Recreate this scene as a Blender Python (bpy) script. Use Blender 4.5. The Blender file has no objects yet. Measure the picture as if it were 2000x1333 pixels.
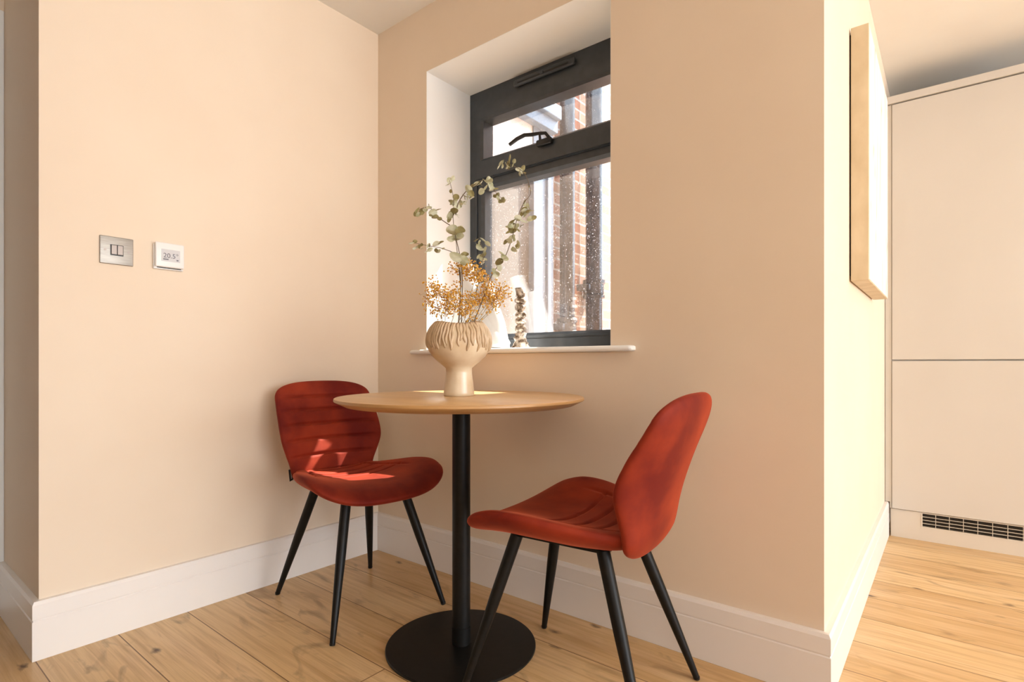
import bpy, bmesh, math, random
from mathutils import Vector, Matrix, noise
random.seed(11)
S = bpy.context.scene
COL = S.collection

# ---------------------------------------------------------------- camera
CX, CY, CZ, YAW, FPX, HOR = 2.0606, -1.5883, 0.855, 0.67394, 1068.0, 710.0
cd = bpy.data.cameras.new('camera'); cam = bpy.data.objects.new('camera', cd); COL.objects.link(cam)
cam.location = (CX, CY, CZ); cam.rotation_euler = (math.pi/2, 0, YAW)
cd.sensor_width = 36; cd.lens = FPX/2000*36; cd.shift_y = (HOR-666.5)/2000; cd.clip_start = .02
S.camera = cam
FW = Vector((-math.sin(YAW), math.cos(YAW), 0)); RT = Vector((math.cos(YAW), math.sin(YAW), 0))

def at(px, py, D):
    return Vector((CX, CY, CZ)) + D*FW + D*(px-1000)/FPX*RT + Vector((0, 0, D*(HOR-py)/FPX))

# ---------------------------------------------------------------- world, sun, lights, exposure
S.view_settings.view_transform = 'Standard'; S.view_settings.look = 'None'
S.view_settings.gamma = 1; S.view_settings.use_curve_mapping = False
S.view_settings.exposure = 0.36
w = bpy.data.worlds.new('sky'); S.world = w; w.use_nodes = True
bg = w.node_tree.nodes['Background']; bg.inputs[0].default_value = (.74, .87, 1, 1); bg.inputs[1].default_value = 5.4

sd = bpy.data.lights.new('sun', 'SUN'); sd.energy = 18; sd.angle = math.radians(.6); sd.color = (1, .93, .82)
sun = bpy.data.objects.new('sun', sd); COL.objects.link(sun)
SAZ, SEL = math.radians(20), math.radians(53.5)
sdir = Vector((-math.sin(SAZ)*math.cos(SEL), -math.cos(SAZ)*math.cos(SEL), -math.sin(SEL)))
sun.rotation_euler = sdir.to_track_quat('-Z', 'Y').to_euler(); sun.location = (1, 4, 6)

def area(name, loc, to, sx, sy, e, c, shape='RECTANGLE'):
    l = bpy.data.lights.new(name, 'AREA'); l.shape = shape; l.size = sx; l.size_y = sy; l.energy = e; l.color = c
    o = bpy.data.objects.new(name, l); COL.objects.link(o); o.location = loc
    o.rotation_euler = (Vector(to)-Vector(loc)).to_track_quat('-Z', 'Y').to_euler(); return o
area('patio_daylight', (8.1, -.4, 1.25), (0, -.4, 1.1), 2.6, 2.2, 92, (1, .94, .88))
area('rear_fill', (3.3, -3.5, 1.4), (1.6, 0, 1.0), 2.0, 1.6, 17, (1, .91, .80))  # added fill lamp to brighten the window wall; no rear window is built
for i, (x, y) in enumerate([(3.0, .75), (2.75, -.35), (3.9, .75), (3.9, -.35), (2.7, -1.12)]):
    z = 2.285 if (x > 1.9 and y > 0) else 2.36
    area('downlight', (x, y, z), (x, y, 0), .09, .09, 1.9, (1, .86, .68), 'DISK')

# ---------------------------------------------------------------- materials
def mat(name, col, rough=.5, metal=0, sheen=0, spec=.5, coat=0):
    m = bpy.data.materials.new(name); m.use_nodes = True
    b = m.node_tree.nodes['Principled BSDF']
    b.inputs['Base Color'].default_value = (*col, 1); b.inputs['Roughness'].default_value = rough
    b.inputs['Metallic'].default_value = metal; b.inputs['Specular IOR Level'].default_value = spec
    b.inputs['Coat Weight'].default_value = coat
    return m
def nodes(m):
    nt = m.node_tree; return nt, nt.nodes, nt.links, nt.nodes['Principled BSDF']
def noisemix(m, c1, c2, scale=5, detail=4, lo=.35, hi=.65, stretch=(1, 1, 1), bump=0, rough=None):
    nt, N, L, b = nodes(m)
    tc = N.new('ShaderNodeTexCoord'); mp = N.new('ShaderNodeMapping'); mp.inputs['Scale'].default_value = stretch
    n = N.new('ShaderNodeTexNoise'); n.inputs['Scale'].default_value = scale; n.inputs['Detail'].default_value = detail
    r = N.new('ShaderNodeValToRGB'); r.color_ramp.elements[0].position = lo; r.color_ramp.elements[1].position = hi
    r.color_ramp.elements[0].color = (*c1, 1); r.color_ramp.elements[1].color = (*c2, 1)
    L.new(tc.outputs['Object'], mp.inputs[0]); L.new(mp.outputs[0], n.inputs[0]); L.new(n.outputs['Fac'], r.inputs[0])
    L.new(r.outputs[0], b.inputs['Base Color'])
    if bump:
        bp = N.new('ShaderNodeBump'); bp.inputs['Strength'].default_value = bump; bp.inputs['Distance'].default_value = .002
        L.new(n.outputs['Fac'], bp.inputs['Height']); L.new(bp.outputs[0], b.inputs['Normal'])
    return m
M = {}
M['wall'] = noisemix(mat('cream_paint', (.8, .68, .52), .75, spec=.25), (.81, .668, .52), (.83, .693, .545), 3)
M['rear'] = mat('bounce_cut_brown', (.30, .22, .15), .8)  # for unseen walls, made brown to cut light bounced onto the window wall
M['white'] = noisemix(mat('white_paint', (.86, .84, .80), .5), (.88, .87, .845), (.90, .89, .87), 4)
M['skirt'] = noisemix(mat('skirting_paint', (.86, .82, .78), .35), (.85, .80, .755), (.87, .82, .775), 4)
M['ceil'] = noisemix(mat('ceiling_paint', (.86, .84, .8), .8), (.85, .82, .78), (.87, .85, .81), 4)
M['frame'] = noisemix(mat('anthracite_frame', (.05, .052, .055), .3), (.040, .047, .055), (.050, .058, .068), 30)
M['black'] = noisemix(mat('black_metal', (.012, .011, .011), .42, spec=.22), (.006, .0055, .005), (.009, .008, .007), 60)
M['handle'] = mat('black_handle', (.008, .008, .008), .3)
M['cab'] = noisemix(mat('cabinet_paint', (.78, .72, .64), .15), (.64, .595, .54), (.66, .615, .56), 2)
M['plinth'] = noisemix(mat('plinth_paint', (.70, .63, .54), .3), (.69, .62, .53), (.71, .64, .55), 2)
M['dark'] = mat('shade_black', (.03, .022, .015), .8)  # dark colour standing in for shade in gaps and hollows
M['steel'] = noisemix(mat('brushed_steel', (.5, .47, .42), .5, .8), (.36, .335, .30), (.44, .41, .37), 20, stretch=(1, 1, 14))
M['steel2'] = mat('polished_steel', (.36, .31, .28), .5, .8)
M['plastic'] = mat('white_plastic', (.85, .82, .79), .35)
M['lcd'] = mat('display_grey', (.60, .58, .58), .25)
M['ink'] = mat('display_ink', (.13, .12, .14), .5)
M['tag'] = mat('black_tag', (.01, .01, .01), .6)
M['tagink'] = mat('tag_thread', (.5, .5, .5), .6)
M['ceramic'] = noisemix(mat('white_ceramic', (.85, .84, .82), .3), (.84, .83, .81), (.87, .86, .84), 20)
M['brickish'] = None
M['stem'] = mat('brown_stem', (.16, .11, .07), .7)
M['greystem'] = mat('grey_green_stem', (.45, .38, .26), .7)
M['pvc'] = mat('white_pipe', (.8, .8, .8), .4)
M['greyframe'] = noisemix(mat('blue_grey_frame', (.22, .27, .34), .35), (.20, .25, .32), (.25, .30, .37), 6)
M['render'] = noisemix(mat('flat_beige', (.6, .52, .45), .8), (.17, .15, .13), (.20, .178, .155), 6)
M['ground'] = noisemix(mat('paving', (.4, .38, .35), .9), (.60, .58, .54), (.70, .68, .64), 6)

# vase glaze
M['vase'] = mat('cream_glaze', (.80, .68, .53), .28, coat=.2)
M['strand'] = noisemix(mat('tan_clay', (.5, .35, .2), .55), (.52, .37, .22), (.68, .51, .34), 30)
noisemix(M['vase'], (.64, .47, .29), (.79, .65, .46), 9, 5, .35, .6, bump=.15)
# pebbled candlestick
m = M['candle'] = mat('rough_silver', (.5, .42, .33), .35, .6)
noisemix(m, (.16, .11, .07), (.80, .72, .62), 55, 4, .42, .58, bump=.6)
# brass pipe
m = M['pipe'] = mat('black_iron', (.03, .03, .035), .22, spec=.7)
noisemix(m, (.025, .024, .028), (.09, .08, .075), 35, 6, .45, .75, stretch=(1, 1, .4), bump=.3)

# velvet
def velvet(name, c1, c2, sheenc, tint):
    m = mat(name, c1, .72, spec=.25)
    noisemix(m, c1, c2, 7, 6, .35, .68, bump=.12)
    b = m.node_tree.nodes['Principled BSDF']
    b.inputs['Sheen Weight'].default_value = sheenc; b.inputs['Sheen Roughness'].default_value = .35
    b.inputs['Sheen Tint'].default_value = (*tint, 1)
    return m
M['velvet'] = velvet('rust_velvet', (.14, .007, .003), (.32, .034, .009), .45, (1, .22, .10))

# tabletop oak
m = M['oak'] = mat('light_oak', (.62, .36, .15), .33, spec=.5)
noisemix(m, (.58, .34, .145), (.70, .44, .20), 3, 6, .3, .7, stretch=(.8, 9, 9))
M['oakedge'] = noisemix(mat('oak_edge', (.5, .27, .10), .4), (.42, .22, .08), (.55, .31, .12), 5, 5, stretch=(1, 1, 30))

# leaves / blossoms
M['leaf'] = noisemix(mat('eucalyptus_leaf', (.4, .4, .25), .6), (.34, .34, .19), (.68, .68, .54), 26, 2, .38, .58)
nt, N, L, b = nodes(M['leaf']); b.inputs['Subsurface Weight'].default_value = 0
def translucent(m, col, fac):
    nt, N, L, b = nodes(m); out = N['Material Output']
    t = N.new('ShaderNodeBsdfTranslucent'); t.inputs[0].default_value = (*col, 1)
    mx = N.new('ShaderNodeMixShader'); mx.inputs[0].default_value = fac
    L.new(b.outputs[0], mx.inputs[1]); L.new(t.outputs[0], mx.inputs[2]); L.new(mx.outputs[0], out.inputs[0])
translucent(M['leaf'], (.6, .58, .35), .3)
M['olive'] = noisemix(mat('olive_leaf', (.2, .17, .07), .6), (.13, .10, .035), (.34, .30, .13), 30, 2, .35, .65)
translucent(M['olive'], (.35, .3, .12), .25)
M['blossom'] = noisemix(mat('ochre_blossom', (.8, .45, .1), .7), (.85, .42, .02), (1, .70, .14), 60, 2, .35, .6)
translucent(M['blossom'], (.9, .5, .12), .35)
M['paleblossom'] = mat('pale_blossom', (.88, .74, .58), .7); translucent(M['paleblossom'], (.9, .7, .5), .4)

# glass: thin pane, clear with a fresnel reflection and specks of dust
def glass(name, dust=.012, speck=True):
    m = bpy.data.materials.new(name); m.use_nodes = True; nt = m.node_tree; N = nt.nodes; L = nt.links
    N.remove(N['Principled BSDF']); out = N['Material Output']
    tr = N.new('ShaderNodeBsdfTransparent'); tr.inputs[0].default_value = (.97, .985, 1, 1)
    gl = N.new('ShaderNodeBsdfGlossy'); gl.inputs['Roughness'].default_value = .01
    ge = N.new('ShaderNodeNewGeometry'); dt = N.new('ShaderNodeVectorMath'); dt.operation = 'DOT_PRODUCT'
    L.new(ge.outputs['Normal'], dt.inputs[0]); L.new(ge.outputs['Incoming'], dt.inputs[1])
    def mth(op, a, b=None):
        q = N.new('ShaderNodeMath'); q.operation = op
        for i, v in enumerate((a, b)):
            if v is None: continue
            if isinstance(v, (int, float)): q.inputs[i].default_value = v
            else: L.new(v, q.inputs[i])
        return q
    fr = mth('ADD', mth('MULTIPLY', mth('POWER', mth('SUBTRACT', 1.0, mth('ABSOLUTE', dt.outputs['Value']).outputs[0]).outputs[0], 5.0).outputs[0], .85).outputs[0], .15)
    mx = N.new('ShaderNodeMixShader'); L.new(fr.outputs[0], mx.inputs[0]); L.new(tr.outputs[0], mx.inputs[1]); L.new(gl.outputs[0], mx.inputs[2])
    df = N.new('ShaderNodeBsdfTranslucent'); df.inputs[0].default_value = (.9, .93, 1, 1)
    d2 = N.new('ShaderNodeBsdfDiffuse'); d2.inputs[0].default_value = (.9, .93, 1, 1)
    dm = N.new('ShaderNodeMixShader'); L.new(df.outputs[0], dm.inputs[1]); L.new(d2.outputs[0], dm.inputs[2])
    tc = N.new('ShaderNodeTexCoord')
    v = N.new('ShaderNodeTexNoise'); v.inputs['Scale'].default_value = 190; v.inputs['Detail'].default_value = 2
    n2 = N.new('ShaderNodeTexNoise'); n2.inputs['Scale'].default_value = 5; n2.inputs['Detail'].default_value = 4
    L.new(tc.outputs['Object'], v.inputs[0]); L.new(tc.outputs['Object'], n2.inputs[0])
    r1 = N.new('ShaderNodeMapRange'); r1.inputs[1].default_value = .66; r1.inputs[2].default_value = .76; r1.inputs[4].default_value = .7
    r2 = N.new('ShaderNodeMapRange'); r2.inputs[1].default_value = .35; r2.inputs[2].default_value = .75; r2.inputs[4].default_value = dust*2.0
    ad = N.new('ShaderNodeMath'); ad.operation = 'ADD'
    L.new(v.outputs['Fac'], r1.inputs[0]); L.new(n2.outputs['Fac'], r2.inputs[0]); L.new(r1.outputs[0], ad.inputs[0]); L.new(r2.outputs[0], ad.inputs[1])
    m2 = N.new('ShaderNodeMixShader'); L.new(ad.outputs[0], m2.inputs[0]); L.new(mx.outputs[0], m2.inputs[1]); L.new(dm.outputs[0], m2.inputs[2])
    L.new(m2.outputs[0], out.inputs[0]); return m
M['glass'] = glass('dusty_window_glass')

# oak floor boards running along x
def floor_mat():
    m = mat('oak_boards', (.6, .38, .18), .36, spec=.4); nt, N, L, b = nodes(m)
    tc = N.new('ShaderNodeTexCoord')
    mp = N.new('ShaderNodeMapping'); mp.inputs['Location'].default_value = (.62, .016, 0)
    L.new(tc.outputs['Object'], mp.inputs[0])
    br = N.new('ShaderNodeTexBrick'); br.offset = .37; br.inputs['Scale'].default_value = 1
    br.inputs['Brick Width'].default_value = 2.3; br.inputs['Row Height'].default_value = .2
    br.inputs['Mortar Size'].default_value = .0016; br.inputs['Mortar Smooth'].default_value = .1; br.inputs['Bias'].default_value = 0
    br.inputs['Color1'].default_value = (0, 0, 0, 1); br.inputs['Color2'].default_value = (1, 1, 1, 1); br.inputs['Mortar'].default_value = (.5, .5, .5, 1)
    L.new(mp.outputs[0], br.inputs[0])
    # shift the grain board by board
    sc = N.new('ShaderNodeVectorMath'); sc.operation = 'SCALE'; sc.inputs['Scale'].default_value = 7.3
    L.new(br.outputs['Color'], sc.inputs[0])
    ad = N.new('ShaderNodeVectorMath'); ad.operation = 'ADD'; L.new(mp.outputs[0], ad.inputs[0]); L.new(sc.outputs[0], ad.inputs[1])
    def nz(stretch, scale, det, dist=0):
        q = N.new('ShaderNodeMapping'); q.inputs['Scale'].default_value = stretch; L.new(ad.outputs[0], q.inputs[0])
        n = N.new('ShaderNodeTexNoise'); n.inputs['Scale'].default_value = scale; n.inputs['Detail'].default_value = det; n.inputs['Distortion'].default_value = dist
        L.new(q.outputs[0], n.inputs[0]); return n
    base = N.new('ShaderNodeValToRGB'); e = base.color_ramp.elements
    e[0].position = 0; e[0].color = (.63, .40, .18, 1); e[1].position = 1; e[1].color = (.80, .57, .30, 1)
    L.new(br.outputs['Color'], base.inputs[0])
    def over(prev, fac_node, lo, hi, amt, col):
        r = N.new('ShaderNodeMapRange'); r.inputs[1].default_value = lo; r.inputs[2].default_value = hi; r.inputs[4].default_value = amt
        L.new(fac_node, r.inputs[0])
        x = N.new('ShaderNodeMixRGB'); x.inputs[2].default_value = (*col, 1); L.new(r.outputs[0], x.inputs[0]); L.new(prev, x.inputs[1]); return x.outputs[0]
    c = base.outputs[0]
    c = over(c, nz((.9, 5, 1), 2.2, 5, .6).outputs['Fac'], .45, .75, .75, (.84, .61, .36))
    c = over(c, nz((.7, 16, 1), 4, 6, .3).outputs['Fac'], .45, .75, .6, (.44, .23, .075))
    c = over(c, nz((1, 40, 1), 6, 3).outputs['Fac'], .45, .75, .25, (.35, .17, .06))
    c = over(c, nz((1.0, 3.2, 1), 3.1, 7, 1.8).outputs['Fac'], .58, .72, .6, (.26, .15, .07))
    # knots
    q = N.new('ShaderNodeMapping'); q.inputs['Scale'].default_value = (2.2, 4.2, 1); L.new(ad.outputs[0], q.inputs[0])
    vo = N.new('ShaderNodeTexVoronoi'); vo.inputs['Scale'].default_value = 1.5; L.new(q.outputs[0], vo.inputs[0])
    kn = N.new('ShaderNodeMapRange'); kn.inputs[1].default_value = .11; kn.inputs[2].default_value = .03; kn.inputs[3].default_value = 0; kn.inputs[4].default_value = 1
    nn = nz((9, 20, 1), 3, 3); su = N.new('ShaderNodeMath'); su.operation = 'MULTIPLY_ADD'; su.inputs[1].default_value = .16; 
    L.new(nn.outputs['Fac'], su.inputs[0]); L.new(vo.outputs['Distance'], su.inputs[2])
    s2 = N.new('ShaderNodeMath'); s2.operation = 'SUBTRACT'; s2.inputs[1].default_value = .06; L.new(su.outputs[0], s2.inputs[0])
    L.new(s2.outputs[0], kn.inputs[0])
    x = N.new('ShaderNodeMixRGB'); x.inputs[2].default_value = (.13, .065, .03, 1); L.new(kn.outputs[0], x.inputs[0]); L.new(c, x.inputs[1])
    g = N.new('ShaderNodeMixRGB'); g.inputs[2].default_value = (.20, .10, .035, 1); L.new(br.outputs['Fac'], g.inputs[0]); L.new(x.outputs[0], g.inputs[1])
    L.new(g.outputs[0], b.inputs['Base Color'])
    bp = N.new('ShaderNodeBump'); bp.inputs['Strength'].default_value = .5; bp.inputs['Distance'].default_value = .001; bp.invert = True
    L.new(br.outputs['Fac'], bp.inputs['Height']); L.new(bp.outputs[0], b.inputs['Normal'])
    return m
M['floor'] = floor_mat()

def brick_mat():
    m = mat('salmon_brick', (.6, .3, .2), .85); nt, N, L, b = nodes(m)
    g = N.new('ShaderNodeTexCoord'); sp = N.new('ShaderNodeSeparateXYZ'); L.new(g.outputs['Object'], sp.inputs[0])
    a = N.new('ShaderNodeMath'); a.operation = 'ADD'; L.new(sp.outputs[0], a.inputs[0]); L.new(sp.outputs[1], a.inputs[1])
    cb = N.new('ShaderNodeCombineXYZ'); L.new(a.outputs[0], cb.inputs[0]); L.new(sp.outputs[2], cb.inputs[1])
    br = N.new('ShaderNodeTexBrick'); br.inputs['Scale'].default_value = 1; br.inputs['Brick Width'].default_value = .225; br.inputs['Row Height'].default_value = .075
    br.inputs['Mortar Size'].default_value = .007; br.inputs['Color1'].default_value = (.52, .23, .15, 1); br.inputs['Color2'].default_value = (.58, .36, .26, 1); br.inputs['Mortar'].default_value = (.82, .74, .68, 1)
    L.new(cb.outputs[0], br.inputs[0])
    n = N.new('ShaderNodeTexNoise'); n.inputs['Scale'].default_value = 6; n.inputs['Detail'].default_value = 6; L.new(g.outputs['Object'], n.inputs[0])
    r = N.new('ShaderNodeMapRange'); r.inputs[1].default_value = .45; r.inputs[2].default_value = .8; r.inputs[4].default_value = .5; L.new(n.outputs['Fac'], r.inputs[0])
    x = N.new('ShaderNodeMixRGB'); x.inputs[2].default_value = (.32, .20, .15, 1); L.new(r.outputs[0], x.inputs[0]); L.new(br.outputs[0], x.inputs[1])
    L.new(x.outputs[0], b.inputs['Base Color'])
    bp = N.new('ShaderNodeBump'); bp.invert = True; bp.inputs['Distance'].default_value = .005; L.new(br.outputs['Fac'], bp.inputs['Height']); L.new(bp.outputs[0], b.inputs['Normal'])
    return m
M['brick'] = brick_mat()

# picture canvas: white with a few faint ochre brush lines
def canvas_mat():
    m = mat('painted_canvas', (.85, .8, .72), .8); nt, N, L, b = nodes(m)
    g = N.new('ShaderNodeTexCoord'); mp = N.new('ShaderNodeMapping'); mp.inputs['Scale'].default_value = (1, 6, .8)
    L.new(g.outputs['Object'], mp.inputs[0])
    n = N.new('ShaderNodeTexNoise'); n.inputs['Scale'].default_value = 1.6; n.inputs['Detail'].default_value = 1; L.new(mp.outputs[0], n.inputs[0])
    r = N.new('ShaderNodeValToRGB'); e = r.color_ramp.elements
    e[0].position = .50; e[0].color = (.88, .82, .74, 1); e[1].position = .53; e[1].color = (.88, .82, .74, 1)
    k = e.new(.515); k.color = (.66, .52, .40, 1)
    L.new(n.outputs['Fac'], r.inputs[0]); L.new(r.outputs[0], b.inputs['Base Color']); return m
M['canvas'] = canvas_mat()
M['gilt'] = noisemix(mat('pale_gilt_edge', (.72, .56, .33), .5), (.58, .46, .29), (.70, .58, .40), 14, 5, bump=.3, stretch=(1, 1, .5))

# ---------------------------------------------------------------- mesh helpers
class MB:
    def __init__(s): s.v = []; s.f = []; s.mi = []; s.m = 0
    def add(s, vs, fs):
        k = len(s.v); s.v += [Vector(p) for p in vs]
        for f in fs: s.f.append([i+k for i in f]); s.mi.append(s.m)
        return s
    def box(s, x0, x1, y0, y1, z0, z1, bev=0):
        if bev:
            bm = bmesh.new(); bmesh.ops.create_cube(bm, size=1)
            for v in bm.verts: v.co = Vector(((x0+x1)/2+v.co.x*(x1-x0), (y0+y1)/2+v.co.y*(y1-y0), (z0+z1)/2+v.co.z*(z1-z0)))
            bmesh.ops.bevel(bm, geom=bm.edges[:], offset=bev, segments=3, affect='EDGES', profile=.5)
            bm.verts.index_update(); s.add([v.co.copy() for v in bm.verts], [[v.index for v in f.verts] for f in bm.faces]); bm.free(); return s
        return s.prism([(x0, y0), (x1, y0), (x1, y1), (x0, y1)], z0, z1)
    def prism(s, pts, z0, z1):
        n = len(pts); s.add([(x, y, z0) for x, y in pts]+[(x, y, z1) for x, y in pts],
              [list(range(n))[::-1], list(range(n, 2*n))]+[[i, (i+1) % n, n+(i+1) % n, n+i] for i in range(n)]); return s
    def tube(s, path, rad, seg=12, cap=True, sx=1):
        path = [Vector(p) for p in path]; n = len(path)
        if not hasattr(rad, '__len__'): rad = [rad]*n
        up = None; vs = []
        for i, p in enumerate(path):
            t = (path[min(i+1, n-1)]-path[max(i-1, 0)]).normalized()
            if up is None: up = t.orthogonal().normalized()
            up = (up-t*up.dot(t)).normalized(); sd_ = t.cross(up)
            for k in range(seg):
                a = 2*math.pi*k/seg; vs.append(p+rad[i]*(math.cos(a)*up*sx+math.sin(a)*sd_))
        fs = [[i*seg+k, i*seg+(k+1) % seg, (i+1)*seg+(k+1) % seg, (i+1)*seg+k] for i in range(n-1) for k in range(seg)]
        if cap: fs += [list(range(seg))[::-1], list(range((n-1)*seg, n*seg))]
        return s.add(vs, fs)
    def lathe(s, prof, c=(0, 0, 0), seg=48, fn=None):
        c = Vector(c); vs = []
        for i, (r, z) in enumerate(prof):
            for k in range(seg):
                a = 2*math.pi*k/seg; rr, zz = (r, z) if fn is None else fn(i, r, z, a)
                vs.append(c+Vector((rr*math.cos(a), rr*math.sin(a), zz)))
        n = len(prof)
        fs = [[i*seg+k, i*seg+(k+1) % seg, (i+1)*seg+(k+1) % seg, (i+1)*seg+k] for i in range(n-1) for k in range(seg)]
        fs += [list(range(seg))[::-1], list(range((n-1)*seg, n*seg))]
        return s.add(vs, fs)
    def ring(s, x0, x1, z0, z1, wl, wr, wb, wt, y0, y1, ch=.0):
        """rectangular frame in the xz plane, members wl, wr, wb, wt wide"""
        o = [(x0, z0), (x1, z0), (x1, z1), (x0, z1)]; i_ = [(x0+wl, z0+wb), (x1-wr, z0+wb), (x1-wr, z1-wt), (x0+wl, z1-wt)]
        c_ = [(x0+wl-ch, z0+wb-ch), (x1-wr+ch, z0+wb-ch), (x1-wr+ch, z1-wt+ch), (x0+wl-ch, z1-wt+ch)]
        vs = [(x, y0, z) for x, z in o]+[(x, y0, z) for x, z in c_]+[(x, y0+ch, z) for x, z in i_]+[(x, y1, z) for x, z in i_]+[(x, y1, z) for x, z in o]
        fs = []
        for k in range(5):
            a = k*4; b_ = ((k+1) % 5)*4
            fs += [[a+j, a+(j+1) % 4, b_+(j+1) % 4, b_+j] for j in range(4)]
        return s.add(vs, fs)
    def build(s, name, m, parent=None, smooth=False, angle=None, mats=None):
        me = bpy.data.meshes.new(name); me.from_pydata([tuple(v) for v in s.v], [], s.f); me.update()
        for x in (mats or [m]): me.materials.append(x)
        if mats:
            for p, i in zip(me.polygons, s.mi): p.material_index = i
        bm = bmesh.new(); bm.from_mesh(me); bmesh.ops.recalc_face_normals(bm, faces=bm.faces); bm.to_mesh(me); bm.free()
        if smooth: me.polygons.foreach_set('use_smooth', [True]*len(me.polygons))
        if angle:
            me.polygons.foreach_set('use_smooth', [True]*len(me.polygons)); me.set_sharp_from_angle(angle=math.radians(angle))
        o = bpy.data.objects.new(name, me); COL.objects.link(o)
        if parent is not None: o.parent = parent
        return o
def empty(name, loc, rz=0):
    o = bpy.data.objects.new(name, None); COL.objects.link(o); o.location = loc; o.rotation_euler = (0, 0, rz); o.empty_display_size = .05; return o
def tag(o, label, cat, group=None):
    o['label'] = label; o['category'] = cat
    if group: o['group'] = group
    return o
def struct(o, label=None, cat=None):
    o['kind'] = 'structure'
    if label: o['label'] = label
    if cat: o['category'] = cat
    return o
def interp(keys, x):
    ks = keys
    if x <= ks[0][0]: return ks[0][1]
    for i in range(len(ks)-1):
        if x <= ks[i+1][0]:
            t = (x-ks[i][0])/(ks[i+1][0]-ks[i][0])
            p0 = ks[max(i-1, 0)][1]; p1 = ks[i][1]; p2 = ks[i+1][1]; p3 = ks[min(i+2, len(ks)-1)][1]
            return .5*((2*p1)+(-p0+p2)*t+(2*p0-5*p1+4*p2-p3)*t*t+(-p0+3*p1-3*p2+p3)*t**3)
    return ks[-1][1]

# ---------------------------------------------------------------- the room shell
H1, H2 = 2.374, 2.30
X2 = 1.812
WX0, WX1, WZ0, WZ1 = .327, 1.203, .912, 2.096
floor = struct(MB().box(-1.0, 8.4, -3.8, 2.45, -.05, 0).build('floor', M['floor']), 'pale oak plank floor with knots', 'floor')
c = MB()
c.box(-1.0, 8.4, -3.8, 0, H1, H1+.1); c.box(-.4, X2, 0, .42, H1, H1+.1); c.box(X2, 8.4, 0, 2.45, H2, H1+.1)
struct(c.build('ceiling', M['ceil']), 'plain white ceiling', 'ceiling')
# window wall, mitred into the kitchen side wall at the outside corner
b = MB(); b.m = 0
b.prism([(-.4, 0), (WX0, 0), (WX0, .42), (-.4, .42)], 0, 2.9)
b.prism([(WX1, 0), (X2, 0), (1.45, .42), (WX1, .42)], 0, 2.9)
b.prism([(WX0, 0), (WX1, 0), (WX1, .42), (WX0, .42)], 0, WZ0-.02)
b.prism([(WX0, 0), (WX1, 0), (WX1, .42), (WX0, .42)], WZ1, 2.9)
# white painted reveals
b.m = 1
e = .0015
b.box(WX0-.003, WX0+e, .0005, .275, WZ0-.02, WZ1+.003); b.box(WX1-e, WX1+.003, .0005, .275, WZ0-.02, WZ1+.003); b.box(WX0-.003, WX1+.003, .0005, .275, WZ1-e, WZ1+.003)
b.m = 2
b.box(-.4, WX0, .42, .425, 0, 2.9); b.box(WX1, 1.45, .42, .425, 0, 2.9); b.box(WX0, WX1, .42, .425, 0, WZ0-.02); b.box(WX0, WX1, .42, .425, WZ1, 2.9)
struct(b.build('wall_back', None, mats=[M['wall'], M['white'], M['brick']]), 'cream wall with the deep window recess', 'wall')
b = MB(); b.prism([(X2, 0), (X2, 2.45), (1.45, 2.45), (1.45, .42)], 0, 3.0)
struct(b.build('wall_right', M['wall']), 'pale wall side leading into the kitchen', 'wall')
struct(MB().prism([(0, 0), (-.36, 0), (-.36, -1.206), (0, -1.206)], 0, H1).build('wall_left', M['wall']), 'cream wall holding the light switch', 'wall')
b = MB(); b.box(-.62, -.5, -3.7, -1.206, 2.075, H1); b.box(-.62, -.5, -3.7, -2.2, 0, 2.075); b.box(-.62, -.5, -1.30, -1.206, 0, 2.075); b.box(-.62, -.36, -1.206, -1.1, 0, H1)
b.m = 0
hall = struct(b.build('wall_hall', M['wall']), 'shaded wall at the far left edge', 'wall')
struct(MB().box(-.62, 8.2, -3.8, -3.7, 0, H1).build('wall_rear', M['rear']))
b = MB(); b.box(8.2, 8.3, -3.7, 2.45, 2.35, H1); struct(b.build('wall_patio', M['wall']))
struct(MB().box(X2, 8.3, 2.35, 2.45, 0, H2).build('wall_kitchen', M['wall']))
struct(MB().box(-.5, .75, -1.80, -1.68, 0, H1).build('wall_shade_blocker', M['rear']))  # unseen corridor wall added to darken the far left strip
# white door in the hall wall
d = struct(empty('door_1', (-.5, -1.75, 0)), 'white hall door at the left edge', 'door')
MB().box(-.045, -.015, -.42, .42, .005, 2.04, .003).build('door_leaf', M['white'], d)
fr = MB(); fr.box(-.05, .006, .42, .544, 0, 2.075, .003); fr.box(-.05, .006, -.48, -.42, 0, 2.075, .003); fr.box(-.05, .006, -.42, .42, 2.04, 2.075, .003)
fr.build('door_frame', M['white'], d)
MB().tube([(-.015, -.36, 1), (.04, -.36, 1), (.045, -.24, 1)], .009).build('door_handle', M['steel'], d)

# ---------------------------------------------------------------- skirting boards
PROF = [(0, .0005), (.018, .0005), (.018, .112), (.0155, .1145), (.0155, .117), (.0175, .119), (.0175, .160), (.013, .169), (0, .170)]
def skirting(name, p0, p1, nrm, m0, m1, label):
    p0 = Vector((*p0, 0)); p1 = Vector((*p1, 0)); n = Vector((*nrm, 0)); t = (p1-p0).normalized(); b = MB()
    vs = [p0+n*d-t*(m0*d)+Vector((0, 0, z)) for d, z in PROF]+[p1+n*d+t*(m1*d)+Vector((0, 0, z)) for d, z in PROF]; k = len(PROF)
    b.add(vs, [list(range(k))[::-1], list(range(k, 2*k))]+[[i, (i+1) % k, k+(i+1) % k, k+i] for i in range(k)])
    return struct(b.build(name, M['skirt']), label, 'skirting board')
skirting('baseboard_left', (0, -1.206), (0, 0), (1, 0), 1, -1, 'white grooved skirting below the light switch wall')
skirting('baseboard_back', (0, 0), (X2, 0), (0, -1), -1, 1, 'white grooved skirting below the window')
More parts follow.
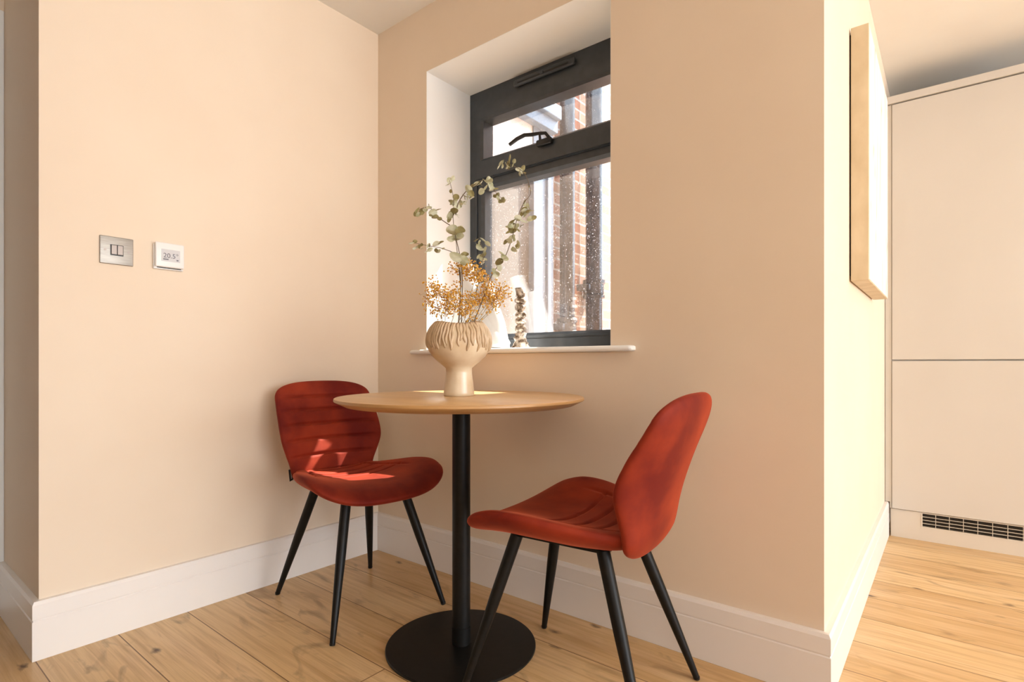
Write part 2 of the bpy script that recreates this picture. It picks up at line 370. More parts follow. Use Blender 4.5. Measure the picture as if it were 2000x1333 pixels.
skirting('baseboard_right', (X2, 0), (X2, 1.69), (1, 0), 1, 0, 'white skirting leading to the kitchen cabinet')
skirting('baseboard_hall', (-.5, -1.206), (0, -1.206), (0, -1), 0, 1, 'shaded skirting at the left edge')

# ---------------------------------------------------------------- window
win = struct(empty('window_1', (WX0, .27, WZ0)), 'dark grey framed window over a white sill', 'window')
def wb(): return MB()
def wbuild(b, name, m, parent=win, **k):
    off = Vector((WX0, .27, WZ0))
    if parent is not win: pass
    b.v = [v-off for v in b.v]; return b.build(name, m, parent, **k)
b = MB(); b.ring(WX0, WX1, .915, WZ1-.001, .040, .040, .046, .076, .27, .345, .003)
b.box(WX0+.04, WX1-.04, .27, .345, 1.690, 1.745)
wbuild(b, 'window_frame', M['frame'])
b = MB(); b.ring(WX0+.0405, WX1-.0405, .9615, 1.6895, .034, .034, .024, .040, .279, .340, .012)
wbuild(b, 'lower_glazing_bead', M['frame'])
b = MB(); b.ring(WX0+.042, WX1-.042, 1.694, 2.018, .040, .040, .089, .062, .262, .338, .010)
wbuild(b, 'top_sash', M['frame'])
b = MB(); b.box(WX0+.07, WX1-.07, .325, .329, .980, 1.655); wbuild(b, 'glass_pane', M['glass'])
b = MB(); b.box(WX0+.075, WX1-.075, .325, .329, 1.78, 1.962); wbuild(b, 'glass_pane', M['glass'])
# trickle vent
b = MB(); b.box(.596, .904, .250, .270, 2.042, 2.072, .009); v = wbuild(b, 'trickle_vent', M['frame'], angle=40)
b = MB(); b.box(.622, .742, .2485, .252, 2.050, 2.056); b.box(.757, .878, .2485, .252, 2.050, 2.056); o = wbuild(b, 'vent_slot', M['handle'], win); o.parent = v
b = MB(); b.box(.742, .757, .2455, .252, 2.048, 2.060, .002); o = wbuild(b, 'vent_tab', M['frame'], win); o.parent = v
# cockspur handle
b = MB(); b.box(.725, .800, .240, .262, 1.752, 1.778, .006)
b.tube([(.745, .246, 1.775), (.748, .236, 1.800), (.715, .228, 1.800), (.68, .224, 1.806), (.64, .224, 1.800), (.600, .224, 1.786)], [.008, .009, .0085, .0085, .0085, .0075], 10, sx=.8)
b.tube([(.790, .250, 1.772), (.775, .240, 1.795), (.745, .236, 1.800)], .007, 8)
wbuild(b, 'window_handle', M['handle'], angle=50)
# sill board with rounded nose
b = MB(); prof = [(.272, .912), (-.024, .912)]
for k in range(1, 8):
    a = math.pi*k/8; prof.append((-.024-.0095*math.sin(a)*1.1, .902+.0095*math.cos(a)+.0005))
prof += [(-.024, .893), (.272, .893)]
vs = []
for (x, in_) in ((WX0, 0),): pass
def sill_slice(x, s=1): return [(x, (y if y > -.02 else -.024+(y+.024)*s), .902+(z-.902)*s) for y, z in prof]
n = len(prof)
xs = [(.254, .55), (.258, .85), (.264, 1), (1.280, 1), (1.286, .85), (1.290, .55)]
vs = []
for x, s_ in xs: vs += sill_slice(x, s_)
for i, v_ in enumerate(vs):
    x = v_[0]
    if (x < WX0 or x > WX1) and v_[1] > .1: vs[i] = (x, .0, v_[2])
fs = [list(range(n))[::-1], list(range((len(xs)-1)*n, len(xs)*n))]
for i in range(len(xs)-1): fs += [[i*n+k, i*n+(k+1) % n, (i+1)*n+(k+1) % n, (i+1)*n+k] for k in range(n)]
b.add(vs, fs); b.box(WX0, WX1, -.001, .272, .893, .9115)
wbuild(b, 'window_sill', M['white'], angle=50)

# ---------------------------------------------------------------- outside
b = MB(); b.box(-.30, -.05, .425, 9, -.6, 5.2)
struct(b.build('wall_outside', M['brick']), 'salmon brick wall seen through the window', 'wall')
struct(MB().box(-.3, 1.45, .425, 9, -.3, -.1).build('ground_outside', M['ground']))  # unseen; made pale and raised to bounce sun up at the window soffit
struct(MB().box(-.36, 1.45, .30, .975, 2.7, 2.8).build('sun_cut_eave_1', M['white']))  # unseen overhang added to keep sun out of the upper window
struct(MB().box(-.3, 9, 9, 9.2, -.6, 2.6).build('wall_garden', M['brick']))
# grey framed side window in the brick wall
sw = struct(empty('window_2', (-.05, .9, 1.2)), 'blue grey framed side window in the brick wall outside', 'window')
b = MB(); O = Vector((-.05, .9, 1.2))
def ob(b, name, m, par=sw, **k):
    b.v = [v-O for v in b.v]; return b.build(name, m, par, **k)
b.box(-.05, .01, 1.20, 1.27, .4, 2.36, .004); b.box(-.05, .0, 1.27, 1.35, .4, 2.36, .004); b.box(-.05, .015, 1.35, 1.415, .4, 2.36, .004)
b.box(-.05, .01, .46, .52, .4, 2.36, .004)
ob(b, 'side_frame', M['greyframe'])
b = MB(); b.box(-.05, -.03, .52, 1.20, .4, 2.05); ob(b, 'beige_panel', M['render'])  # flat beige slab filling the side window frame
b = MB(); b.box(-.05, .0, .52, 1.20, 2.05, 2.36); ob(b, 'white_head_panel', M['white'])
b = MB(); b.box(-.05, -.036, 1.135, 1.20, .4, 2.05); ob(b, 'brown_strip', M['stem'])
b = MB(); b.box(-.05, .06, .43, 1.40, 2.36, 2.44, .004); b.box(-.05, .09, .43, 1.40, 2.44, 2.52, .006); ob(b, 'fascia', M['greyframe'])
# cast iron pipes
def pipe(px, D, r, collar, label, name='drainpipe'):
    p = at(px, 500, D); x, y = p.x, p.y
    o = empty(name, (x, y, -.6)); tag(o, label, 'pipe', None)
    b = MB(); b.tube([(0, 0, 0), (0, 0, 5.6)], r, 24); b.build('pipe_shaft', M['pipe'], o, angle=40)
    z = collar+.6
    b = MB(); b.lathe([(r, z-.05), (r*1.18, z-.04), (r*1.18, z+.03), (r*1.32, z+.035), (r*1.32, z+.06), (r, z+.062)], seg=24)
    b.lathe([(r, z-.075), (r*1.28, z-.07), (r*1.28, z-.052), (r, z-.05)], seg=24)
    b.box(-.05-x+.001, .02, -r*1.7, r*1.7, z-.02, z+.025, .004)
    b.build('pipe_collar', M['pipe'], o, angle=40)
    return o
def solve(px, x):   # distance along the view at which pixel column px meets the plane x
    d = FW+RT*((px-1000)/FPX); return (x-CX)/d.x
pipe(1108, solve(1108, .025), .052, 1.10, 'grey weathered drainpipe, left of the two tall pipes on the brick wall')
pipe(1160, solve(1160, .035), .062, 1.40, 'black drainpipe with a flanged collar, right of the two tall pipes outside')
# white overflow pipe
b = MB(); D = solve(1080, .03); P_ = at(1080, 225, D)
def op(px, py, x=.03): return at(px, py, solve(px, x))-P_
b.tube([op(1068, 245, -.04), op(1068, 243), op(1064, 215), op(1064, 205), op(1074, 203), op(1092, 212), op(1092, 220), op(1083, 243)], .017, 10)
o = b.build('overflow_pipe', M['pvc'], smooth=True); o.location = P_; tag(o, 'small white bent overflow pipe on the brick wall above the grey fascia', 'pipe')

# ---------------------------------------------------------------- wall plates
sw_ = tag(empty('light_switch', (0, -1.017, 1.167)), 'brushed steel double light switch on the left wall', 'light switch')
b = MB(); b.box(.0005, .006, -.045, .045, 0, .087, .0025); b.build('switch_plate', M['steel'], sw_, angle=40)
b = MB(); b.box(.005, .0072, -.0175, .0175, .028, .062, .0008); b.build('switch_surround', M['handle'], sw_)
for s_ in (-1, 1):
    b = MB(); b.box(.0065, .0105, -.0155 if s_ < 0 else .0008, -.0008 if s_ < 0 else .0155, .031, .060, .001); b.build('rocker', M['steel2'], sw_)
    b = MB(); b.tube([(.005, s_*.031, .0435), (.0068, s_*.031, .0435)], .0036, 16); q = b.build('screw', M['steel2'], sw_, angle=40)
th = tag(empty('thermostat', (0, -.871, 1.169)), 'small white square thermostat with a grey display', 'thermostat')
b = MB(); b.box(.0005, .011, -.046, .044, 0, .084, .003); b.build('back_plate', M['plastic'], th, angle=40)
b = MB(); b.box(.0135, .024, -.044, .043, .006, .088, .0045); b.box(.011, .014, -.040, .040, .012, .084); b.build('thermostat_body', M['plastic'], th, angle=40)
b = MB(); b.box(.0105, .0134, -.036, .036, .004, .0115); b.build('painted_gap_shade', M['handle'], th)  # black strip painted as the shade between back plate and body
b = MB(); b.box(.0238, .0246, -.027, .029, .026, .066, .0002); disp = b.build('display', M['lcd'], th)
def text(body, size, loc, parent, m, name='digits'):
    cu = bpy.data.curves.new(name, 'FONT'); cu.body = body; cu.size = size; cu.extrude = .0002; cu.align_x = 'LEFT'
    o = bpy.data.objects.new(name, cu); COL.objects.link(o); bpy.context.view_layer.update()
    me = bpy.data.meshes.new_from_object(o.evaluated_get(bpy.context.evaluated_depsgraph_get())); bpy.data.objects.remove(o)
    o = bpy.data.objects.new(name, me); COL.objects.link(o); me.materials.clear(); me.materials.append(m)
    o.parent = parent; o.location = loc; o.rotation_euler = (math.pi/2, 0, math.pi/2); return o
text('20.5°', .022, (.0248, -.022, .038), disp, M['ink'])
b = MB(); b.box(.0246, .0250, -.022, -.006, .031, .0345); b.build('display_caption', M['ink'], disp)
b = MB(); b.box(.0246, .0250, .018, .024, .0305, .0345); b.build('display_symbol', M['ink'], disp)

# ---------------------------------------------------------------- picture
pic = tag(empty('wall_picture', (1.8165, .78, 1.117)), 'tall pale canvas picture with a gilt edge on the kitchen side wall', 'picture')
b = MB(); b.box(.0, .0485, -.33, .33, 0, .808, .002); b.build('picture_edge', M['gilt'], pic)
b = MB(); b.box(.048, .0495, -.326, .326, .004, .804, .0005); b.build('canvas', M['canvas'], pic)
b = MB(); b.box(-.0044, .0, -.322, .322, .02, .79); b.build('gap_shade', M['dark'], pic)  # dark slab painting the shade between picture and wall

# ---------------------------------------------------------------- kitchen tall cabinet
kc = tag(empty('tall_cabinet', (1.836, 1.69, 0)), 'tall cream kitchen cabinet with two doors and a vented plinth', 'cabinet')
b = MB(); b.box(.004, .70, .021, .60, .1365, 2.132); b.build('cabinet_body', M['cab'], kc)
b = MB(); b.box(-.022, .004, .005, .60, .170, 2.132); b.box(-.003, .004, .005, .6, .14, .17); b.build('filler_strip', M['cab'], kc)
b = MB(); b.box(.006, .70, 0, .020, .873, 2.130, .0015); b.build('cabinet_door', M['cab'], kc)
b = MB(); b.box(.006, .70, 0, .020, .140, .866, .0015); b.build('cabinet_door', M['cab'], kc)
b = MB(); b.box(-.022, .72, -.008, .60, 2.135, 2.171, .0015); b.build('cornice_panel', M['cab'], kc)
b = MB(); gx, gz0, gz1 = .125, .068, .131
b.box(.0, gx, .012, .03, 0, .136); b.box(gx, .70, .012, .03, 0, gz0); b.box(gx, .70, .012, .03, gz1, .136)
b.build('plinth', M['plinth'], kc)
b = MB()
b.box(gx-.004, .70, .010, .013, gz0-.004, gz0+.001); b.box(gx-.004, gx+.001, .010, .013, gz0, gz1)
for k in range(1, 4): b.box(gx, .70, .012, .020, gz0+k*(gz1-gz0)/4-.001, gz0+k*(gz1-gz0)/4+.001)
for k in range(1, 12):
    xx = gx+k*.051
    if xx < .69: b.box(xx-.001, xx+.001, .011, .020, gz0, gz1)
g_ = b.build('plinth_grille', M['plinth'], kc)
b = MB(); b.box(gx, .70, .028, .030, gz0, gz1); q = b.build('vent_shade', M['dark'], kc)  # dark sheet painted as the shade behind the grille

# ---------------------------------------------------------------- table
TX, TY, TZ, TR = .907, -.390, .755, .369
tb = tag(empty('round_table', (TX, TY, 0)), 'round light oak pedestal table between the two red chairs', 'table')
b = MB(); b.lathe([(.0, TZ-.0001), (TR-.003, TZ-.0001), (TR-.001, TZ-.001), (TR, TZ-.003), (TR, TZ-.008), (TR-.001, TZ-.009), (TR-.030, TZ-.023), (0, TZ-.023)][::-1], seg=128)
tp = b.build('tabletop', None, tb, angle=30, mats=[M['oak'], M['oakedge']])
for p in tp.data.polygons: p.material_index = 0 if (p.normal.z > .9) else 1
b = MB(); b.lathe([(.0, .0005), (.223, .0005), (.225, .003), (.225, .007), (.223, .009), (.0, .009)], seg=128); b.build('base_plate', M['black'], tb, angle=30)
b = MB(); b.lathe([(.0, .009), (.0285, .009), (.0285, .06), (.0272, .0605), (.0272, .72), (.0, .72)], seg=48); b.build('column', M['black'], tb, angle=30)
b = MB(); b.box(-.15, .15, -.15, .15, .722, .7315, .002); b.build('mounting_plate', M['black'], tb)

# ---------------------------------------------------------------- chairs
def pad(outline, centre, mid, thick, nt=240, nr=70):
    """closed cushion over a star-shaped outline: outline(u) -> half width, mid(u, y) -> point of the middle sheet"""
    b = MB(); tops = []; bots = []
    def inside(u, y): return abs(y) < outline(u)
    rad = []
    for k in range(nt):
        a = 2*math.pi*k/nt; lo, hi = 0, .7
        for _ in range(30):
            m_ = (lo+hi)/2
            if inside(centre+m_*math.sin(a), m_*math.cos(a)): lo = m_
            else: hi = m_
        rad.append(lo)
    def put(u, y, rho, e=8e-4):
        p = mid(u, y); n_ = (mid(u+e, y)-mid(u-e, y)).cross(mid(u, y+e)-mid(u, y-e)).normalized()
        f, r_, g = thick(u, y, rho, p)
        if n_.dot(FRONT) < 0: n_ = -n_
        return p+n_*(f-g), p-n_*r_
    t, q = put(centre, 0, 0); vs = [t, q]
    for i in range(1, nr+1):
        x = i/nr; rho = .35*x+.65*math.sin(x*math.pi/2)
        for k in range(nt):
            a = 2*math.pi*k/nt; R_ = rad[k]*rho
            t, q = put(centre+R_*math.sin(a), R_*math.cos(a), rho); vs += [t, q]
    def ix(i, k, s_): return 2+((i-1)*nt+(k % nt))*2+s_
    fs = []
    for k in range(nt):
        fs += [[0, ix(1, k, 0), ix(1, k+1, 0)], [1, ix(1, k+1, 1), ix(1, k, 1)], [ix(nr, k, 0), ix(nr, k, 1), ix(nr, k+1, 1), ix(nr, k+1, 0)]]
        for i in range(1, nr):
            fs += [[ix(i, k, 0), ix(i+1, k, 0), ix(i+1, k+1, 0), ix(i, k+1, 0)], [ix(i, k, 1), ix(i, k+1, 1), ix(i+1, k+1, 1), ix(i+1, k, 1)]]
    return b.add(vs, fs)
def cap(t, e): return max(0, 1-max(0, t)**e)**(1/e)
ZB, ZH = .388, .397          # bottom and height of the backrest
BW = [(0, .150), (.10, .158), (.22, .168), (.32, .182), (.44, .196), (.54, .200), (.66, .199), (.80, .195), (1, .190)]
def b_out(z):
    u = (z-ZB)/ZH
    if u <= 0 or u >= 1: return 0
    return interp(BW, u)*cap((u-.84)/.16, 2.7)*cap((.16-u)/.16, 2.4)
def b_mid(z, y):
    u = min(1.02, max(-.02, (z-ZB)/ZH)); v = min(1.05, abs(y)/interp(BW, u))
    x = -.178-.10*u-.035*max(0, (u-.3))**1.5+.05*max(0, .14-u)
    x += interp([(0, .006), (.15, .014), (.3, .035), (.45, .054), (.6, .048), (.8, .026), (1, .012)], u)*v**2.2
    return Vector((x, y, z))
def b_thick(z, y, rho, p):
    E = max(0, 1-rho**6)**.5
    g = sum(math.exp(-((z-zz)/.0048)**2) for zz in (.445, .508, .565, .620, .672, .722))*.0095*(1-rho**14)
    return .001+.0175*E, .001+.026*E, g*E
SWD = [(-.205, .145), (-.16, .156), (-.12, .176), (-.05, .208), (.02, .234), (.09, .248), (.15, .248), (.20, .240), (.27, .222)]
def s_out(x):
    if x <= -.205 or x >= .268: return 0
    return interp(SWD, x)*cap((x-.175)/.093, 2.6)*cap((-.165-x)/.04, 2.4)
def s_mid(x, y):
    v = min(1.05, abs(y)/interp(SWD, x))
    z = interp([(-.225, .452), (-.16, .434), (-.06, .428), (.05, .432), (.15, .434), (.21, .428), (.27, .412)], x)
    z += interp([(-.225, .012), (-.15, .026), (-.05, .048), (.04, .060), (.12, .060), (.18, .046), (.23, .026), (.27, .012)], x)*v**2.4
    return Vector((x, y, z))
def s_thick(x, y, rho, p):
    E = max(0, 1-rho**5)**.5; v = abs(y)/interp(SWD, x)
    g = sum(math.exp(-((x-xx)/.005)**2) for xx in (-.155, -.098, -.042, .014))*max(0, 1-min(1, v/.80)**12)
    g += .5*math.exp(-((v-.74)/.03)**2)*(1 if x < .04 else max(0, 1-(x-.04)/.05))
    return .001+.0205*E, .001+.0325*E, g*.011*E
def make_chair(loc, rz, label):
    o = empty('dining_chair', loc, rz); tag(o, label, 'chair', 'red velvet dining chairs')
    global FRONT
    FRONT = Vector((0, 0, 1)); pad(s_out, .03, s_mid, s_thick).build('seat', M['velvet'], o, smooth=True)
    FRONT = Vector((1, 0, 0)); bk = pad(b_out, ZB+ZH*.52, b_mid, b_thick).build('backrest', M['velvet'], o, smooth=True)
    # dark piping where front and rear covers meet
    fx = MB()
    fx.box(-.115, .15, -.118, -.090, .400, .409, .002); fx.box(-.115, .15, .090, .118, .400, .409, .002)
    fx.box(-.118, -.090, -.115, .115, .400, .409, .002); fx.box(.125, .153, -.115, .115, .400, .409, .002)
    fx.build('seat_frame', M['black'], o)
    for sx, fxx, fy, tx, ty in ((-1, -.245, .190, -.105, .105), (1, .245, .207, .140, .110)):
        for sy in (-1, 1):
            b = MB(); f = Vector((fxx, fy*sy, .0015)); t = Vector((tx, ty*sy, .402))
            b.tube([f, f+(t-f)*.015, f+(t-f)*.25, f+(t-f)*.6, t], [.0075, .0085, .0115, .0155, .0165], 20); lg = b.build('leg', M['black'], o, angle=40)
            b = MB(); b.tube([f-Vector((0, 0, .001)), f+(t-f)*.012], [.008, .0095], 16); b.build('foot_cap', M['handle'], lg, angle=40)
    b = MB()
    p = b_mid(.440, -.150)
    b.add([p+Vector(q) for q in ((-.006, -.004, -.012), (.000, -.020, -.016), (-.006, -.022, .026), (-.012, -.006, .028), (-.008, -.003, -.012), (-.002, -.019, -.016), (-.008, -.021, .026), (-.014, -.005, .028))],
          [[0, 1, 2, 3], [7, 6, 5, 4], [0, 4, 5, 1], [1, 5, 6, 2], [2, 6, 7, 3], [3, 7, 4, 0]])
    tg = b.build('brand_tag', M['tag'], bk)
    b = MB()
    for k in range(5):
        z = -.006+k*.0055; b.box(.0+p.x-.0045-.0012*k, p.x-.0025-.0012*k, p.y-.0135, p.y-.0105, p.z+z, p.z+z+.0035)
    b.build('tag_lettering', M['tagink'], tg)
    return o
make_chair((.39, -.396, 0), math.radians(-8), 'red velvet chair in the wall corner left of the table, patched with sunlight')
make_chair((1.30, -.33, 0), math.radians(184.6), 'rust velvet chair with its back to the kitchen, right of the table')

# ---------------------------------------------------------------- vase on the table
VX, VY = .880, -.372
va = tag(empty('ceramic_vase', (VX, VY, TZ)), 'cream ceramic vase with a round dripping bowl on a thick foot', 'vase')
prof = [(.040, .0), (.0425, .002), (.0425, .01), (.040, .04), (.0375, .07), (.040, .085), (.052, .096), (.070, .108), (.086, .124), (.097, .142), (.1025, .162), (.103, .182), (.099, .200), (.091, .216), (.080, .229), (.074, .233), (.066, .230), (.070, .215), (.082, .19), (.086, .16), (.07, .125), (.03, .105), (.0, .102)]
prof = [(.0455, .0), (.047, .002), (.047, .01), (.0435, .04), (.040, .07)]+[(r_*.945 if z_ > .1 else r_, .085+(z_-.085)*.92) for r_, z_ in prof[5:]]
def vfn(i, r, z, a):
    if 8 < i < 17:
        k = min(1, (i-8)/5) ; r += .0022*noise.noise(Vector((math.cos(a)*2, math.sin(a)*2, z*20)))
        if i >= 14: z += .004*math.sin(3*a+1)+.003*math.sin(7*a)
    else: r += .0008*noise.noise(Vector((math.cos(a)*2, math.sin(a)*2, z*30)))
    return r, z
b = MB(); b.lathe(prof, seg=120, fn=vfn); b.build('vase_body', M['vase'], va, smooth=True)
# applied clay strands hanging from the rim
b = MB(); NS = 58
def bowl_r(z): return .945*interp([(.085, .040), (.096, .052), (.108, .070), (.124, .086), (.142, .097), (.162, .1025), (.182, .103), (.200, .099), (.216, .091), (.229, .080), (.234, .074)], .085+(z-.085)/.92)
for k in range(NS):
    a0 = 2*math.pi*(k+.25*random.random())/NS; ln = random.uniform(.055, .088); pts = []; rad = []
    ph = random.random()*6; tw = random.uniform(-.10, .06)
    for j in range(13):
        t = j/12; z = .2205-ln*t; a = a0+tw*t+.022*math.sin(ph+t*9)
        r = bowl_r(z)+.0008; pts.append((r*math.cos(a), r*math.sin(a), z+.004*math.sin(3*a+1)*(1-t)))
        rad.append(.0050*(1-.2*t) if j < 11 else .0050*(.6 if j == 11 else .2))
    b.tube(pts, rad, 8)
b.build('clay_strands', M['strand'], va, smooth=True)

# ---------------------------------------------------------------- dried stems
VB = Vector((VX, VY, TZ+.11))
def catmull(P, n=6):
    out = []
    for i in range(len(P)-1):
        p0 = P[max(i-1, 0)]; p1 = P[i]; p2 = P[i+1]; p3 = P[min(i+2, len(P)-1)]
        for k in range(n):
            t = k/n; out.append(.5*((2*p1)+(-p0+p2)*t+(2*p0-5*p1+4*p2-p3)*t*t+(-p0+3*p1-3*p2+p3)*t**3))
    out.append(P[-1]); return out
def leaf(b, c, r, dirv, nrm, cup=.25):
    dirv = dirv.normalized(); nrm = (nrm-dirv*nrm.dot(dirv)).normalized(); sd_ = dirv.cross(nrm)
    n = 12; rows = [(0.0, .25), (.55, .5)]
    vs = [c]; fs = []
    for k in range(n):
        a = 2*math.pi*k/n; L_ = math.cos(a); W_ = math.sin(a)
        pt = c+dirv*(r*(L_*1.0+.08))+sd_*(r*.82*W_*(1-.18*L_))+nrm*(cup*r*(W_*W_*.9+L_*L_*.35))
        vs.append(pt)
    for k in range(n): fs.append([0, 1+k, 1+(k+1) % n])
    b.add(vs, fs)
def euc(paths, leaves, label, D0):
    o = empty('eucalyptus_branch', VB); o.location = VB; tag(o, label, 'branch', None)
    b = MB()
    for pth in paths:
        P = catmull([Vector(at(x, y, D0+dd)) for x, y, dd in pth], 5)
        r0, r1 = (.0016, .0007)
        b.tube([p-VB for p in P], [r0+(r1-r0)*i/(len(P)-1) for i in range(len(P))], 6)
    b.build('twig', M['stem'], o, smooth=True)
    b = MB()
    for x, y, dd, r in leaves:
        c_ = at(x, y, D0+dd)-VB
        dirv = Vector((random.uniform(-1, 1), random.uniform(-1, 1), random.uniform(-.8, .9)))
        nn = Vector((random.uniform(-1, 1), random.uniform(-1, 1), random.uniform(-.6, 1)))
        b.m = 0 if random.random() < .6 else 1
        leaf(b, c_, r*D0/FPX, dirv, nn, random.uniform(.15, .55))
        if r > 5:          # leaves grow in pairs
            n2 = Vector((random.uniform(-1, 1), random.uniform(-1, 1), random.uniform(-.3, 1)))
            b.m = 0 if random.random() < .6 else 1
            leaf(b, c_-dirv.normalized()*r*1.1*D0/FPX, r*.8*D0/FPX, -dirv, n2, random.uniform(.15, .55))
    b.build('leaves', None, o, mats=[M['leaf'], M['olive']])
    return o
euc([[(900, 655, 0), (903, 560, .0), (899, 505, .0), (889, 458, 0), (885, 425, .0), (886, 390, -.01), (878, 352, -.02)],
     [(890, 420, 0), (896, 395, 0), (912, 372, .01), (928, 360, .02), (950, 352, .03), (970, 378, .04), (988, 394, .05)]],
    [(879, 352, 0, 7), (874, 360, .0, 6), (880, 374, 0, 4), (885, 393, 0, 10), (890, 403, 0, 9), (887, 414, -.01, 9), (878, 421, 0, 8), (892, 420, 0, 8), (884, 451, -.02, 13), (897, 445, .01, 9), (897, 464, .02, 12), (890, 468, 0, 9),
     (892, 501, -.03, 14), (903, 503, 0, 10), (915, 370, 0, 9), (908, 383, 0, 8), (914, 390, .02, 10), (905, 398, 0, 7), (921, 386, 0, 7), (899, 397, .01, 6), (930, 360, .02, 7), (938, 360, .02, 10), (951, 353, .03, 11), (946, 366, .02, 9), (957, 362, .03, 9), (962, 371, .03, 7), (970, 382, .04, 6), (975, 387, .04, 7), (981, 391, .04, 7), (987, 393, .05, 4)],
    'tallest dried eucalyptus sprig, rising in the middle of the vase', 1.675)
euc([[(893, 655, 0), (900, 560, .0), (892, 503, 0), (868, 487, .01), (835, 480, .02), (803, 474, .03)], [(888, 446, 0), (862, 429, .01), (850, 416, .02), (836, 405, .03), (814, 411, .03)], [(900, 560, 0), (888, 446, 0)]],
    [(804, 474, 0, 6), (810, 483, 0, 6), (821, 478, 0, 6), (823, 487, 0, 5), (835, 480, 0, 6), (839, 487, 0, 6), (853, 478, 0, 8), (852, 490, 0, 6), (866, 486, 0, 4),
     (816, 412, 0, 7), (823, 414, 0, 7), (830, 407, 0, 8), (838, 406, 0, 7), (846, 414, 0, 9), (850, 425, 0, 8), (859, 428, 0, 5)],
    'low eucalyptus sprig leaning left out of the vase', 1.69)
euc([[(915, 655, 0), (945, 580, .02), (962, 535, .03), (985, 505, .04), (1000, 465, .05), (1010, 428, .06), (1022, 398, .06), (1036, 378, .06), (1030, 350, .05), (1018, 333, .04), (990, 318, .03)]],
    [(976, 512, 0, 9), (986, 502, .03, 9), (975, 523, .02, 8), (968, 535, .03, 9), (1003, 489, .03, 8), (1012, 481, .04, 7), (1000, 464, .05, 9), (994, 472, .04, 8), (1002, 452, .05, 8), (1008, 444, .06, 10), (998, 448, .05, 7), (1016, 441, .06, 8), (1004, 434, .06, 9), (1022, 430, .06, 10), (1028, 420, .06, 8), (1035, 413, .06, 9), (1030, 404, .06, 8), (1025, 400, .06, 6), (1024, 411, .06, 8), (1036, 428, .06, 7), (1002, 435, .05, 9),
     (1036, 372, .06, 3), (1032, 365, .06, 3), (1014, 330, .04, 9), (1015, 338, .04, 8), (1024, 338, .05, 5), (1001, 321, .03, 6), (993, 312, .03, 11), (990, 324, .03, 9), (979, 320, .03, 7), (983, 318, .03, 6)],
    'long curved eucalyptus sprig arching right in front of the window', 1.66)
euc([[(908, 655, 0), (925, 590, .04), (942, 520, .07), (943, 490, .08), (936, 470, .08)]],
    [(930, 470, 0, 7), (937, 476, .08, 8), (944, 471, .08, 9), (939, 484, .08, 8), (948, 488, .08, 7), (943, 497, .08, 8), (946, 508, .08, 6), (942, 514, .08, 6)],
    'short eucalyptus sprig before the lower left window corner', 1.70)

def gyp(base, clouds, label, D0, n):
    o = empty('dried_flower_spray', VB); tag(o, label, 'dried flowers')
    st = MB(); bl = MB(); bl2 = MB(); bx, by = base
    for cx, cy, rx, ry, wgt, dd in clouds:
        hub = at(cx, cy+ry*.6, D0+dd)-VB; root = at(bx, by, D0)-VB
        mid = (hub+root)/2+Vector((random.uniform(-.008, .008), random.uniform(-.008, .008), 0))
        st.tube(catmull([root, mid, hub], 5), .0009, 5)
        subs = []
        for k in range(int(wgt/6)+2):
            a = random.random()*6.283; rr = math.sqrt(random.random())*.75
            e_ = at(cx+rx*rr*math.cos(a), cy+ry*rr*math.sin(a), D0+dd+random.uniform(-.05, .05))-VB
            subs.append(e_); st.tube([hub, (hub+e_)/2+Vector((0, 0, -.004)), e_], .0005, 4)
        for k in range(int(n*wgt/100)):
            s_ = random.choice(subs); q = s_+Vector([random.gauss(0, .012) for _ in range(3)])
            if k % 6 == 0: st.tube([s_, (s_+q)/2+Vector((0, 0, .002)), q], .0003, 3, cap=False)
            tgt = bl if random.random() < .8 else bl2
            r = random.uniform(.0019, .0040)
            ax = Vector([random.uniform(-1, 1) for _ in range(3)]).normalized(); ay = ax.orthogonal().normalized(); az = ax.cross(ay)
            tgt.add([q+ax*r, q-ax*r, q+ay*r, q-ay*r, q+az*r, q-az*r], [[0, 2, 4], [2, 1, 4], [1, 3, 4], [3, 0, 4], [2, 0, 5], [1, 2, 5], [3, 1, 5], [0, 3, 5]])
    st.build('thin_stalks', M['greystem'], o); bl.build('ochre_blossoms', M['blossom'], o, smooth=True); bl2.build('pale_blossoms', M['paleblossom'], o, smooth=True)
gyp((868, 650), [(850, 565, 24, 18, 30, 0), (872, 580, 24, 20, 34, 0), (838, 582, 12, 14, 12, .02), (862, 603, 22, 14, 20, 0), (888, 598, 18, 12, 14, -.02)], 'low ochre dried blossom spray at the left of the vase', 1.665, 650)
gyp((895, 650), [(928, 533, 26, 20, 50, 0), (900, 524, 18, 12, 14, .02), (945, 555, 18, 16, 24, 0), (915, 585, 22, 16, 22, 0), (935, 590, 20, 14, 20, 0), (905, 605, 22, 14, 16, -.02), (922, 622, 14, 8, 8, -.02), (898, 565, 10, 20, 5, .02)], 'dense ochre dried blossom spray in the centre of the vase', 1.68, 700)
gyp((912, 650), [(955, 582, 22, 18, 28, .02), (975, 560, 9, 8, 9, .03), (986, 578, 8, 10, 9, .03), (971, 582, 7, 7, 6, .03), (962, 600, 14, 10, 14, .02)], 'thin ochre dried blossom spray leaning right of the vase', 1.69, 650)

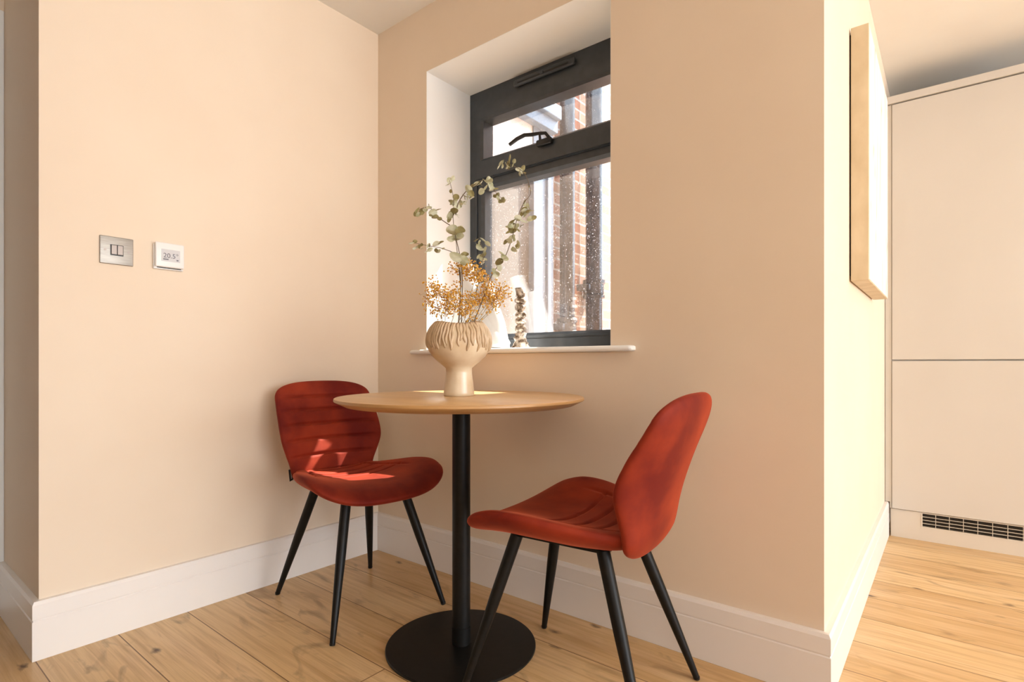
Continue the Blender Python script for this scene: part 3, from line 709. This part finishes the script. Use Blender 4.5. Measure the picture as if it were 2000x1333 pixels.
# ---------------------------------------------------------------- things on the sill
SZ = .9125
cs = tag(empty('candlestick', (.735, .125, SZ)), 'slim pebbled candlestick of stacked silvery nuggets on the window sill', 'candlestick')
b = MB(); prof = [(.0, 0), (.036, 0), (.037, .006), (.030, .014), (.032, .02), (.024, .03), (.027, .04), (.020, .05), (.023, .062)]
z = .066
for k in range(5):
    prof += [(.012, z), (.020, z+.007), (.0215, z+.015), (.019, z+.023)]; z += .0275
prof += [(.013, z), (.018, z+.004), (.0195, z+.02), (.020, z+.037), (.0165, z+.037), (.014, z+.02), (0, z+.018)]
def cfn(i, r, z, a):
    k = noise.noise(Vector((math.cos(a)*1.6, math.sin(a)*1.6, z*60+3)))
    return max(0, r*(1+.28*k)), z+.003*math.sin(a+z*90)*(1 if 2 < i < len(prof)-8 else 0)
b.lathe(prof, seg=40, fn=cfn); b.build('candlestick_body', M['candle'], cs, smooth=True)
sc = tag(empty('sculptural_vase', (.56, .14, SZ)), 'large white ceramic vase with two leaning arms on the sill', 'vase')
def arm(path, radx, rady, name):
    b = MB(); P = catmull([Vector(p) for p in path], 6); n_ = len(P); seg = 28; vs = []
    for i, p in enumerate(P):
        t = i/(n_-1); rx = interp(radx, t); ry = interp(rady, t)
        tan = (P[min(i+1, n_-1)]-P[max(i-1, 0)]).normalized(); sx_ = Vector((tan.z, 0, -tan.x)).normalized(); sy_ = tan.cross(sx_)
        for k in range(seg):
            a = 2*math.pi*k/seg; vs.append(p+sx_*(rx*math.cos(a))+sy_*(ry*math.sin(a)))
    # inner rim
    top = P[-1]; tan = (P[-1]-P[-2]).normalized(); sx_ = Vector((tan.z, 0, -tan.x)).normalized(); sy_ = tan.cross(sx_)
    for dep in (0, .05):
        for k in range(seg):
            a = 2*math.pi*k/seg; vs.append(top-tan*dep+sx_*((interp(radx, 1)-.006)*math.cos(a))+sy_*((interp(rady, 1)-.006)*math.sin(a)))
    R_ = n_+2; fs = [[i*seg+k, i*seg+(k+1) % seg, (i+1)*seg+(k+1) % seg, (i+1)*seg+k] for i in range(R_-1) for k in range(seg)]
    fs += [list(range(seg))[::-1], list(range((R_-1)*seg, R_*seg))]
    b.add(vs, fs); b.build(name, M['ceramic'], sc, angle=50)
arm([(.02, 0, 0), (-.02, 0, .10), (-.085, 0, .22), (-.13, 0, .31), (-.142, 0, .362)], [(0, .085), (.25, .060), (.6, .042), (1, .040)], [(0, .06), (.3, .045), (1, .034)], 'tall_arm')
arm([(.02, .0, 0), (.015, .01, .09), (-.015, .01, .19), (-.035, .01, .278)], [(0, .08), (.3, .056), (1, .034)], [(0, .06), (.3, .045), (1, .032)], 'short_arm')
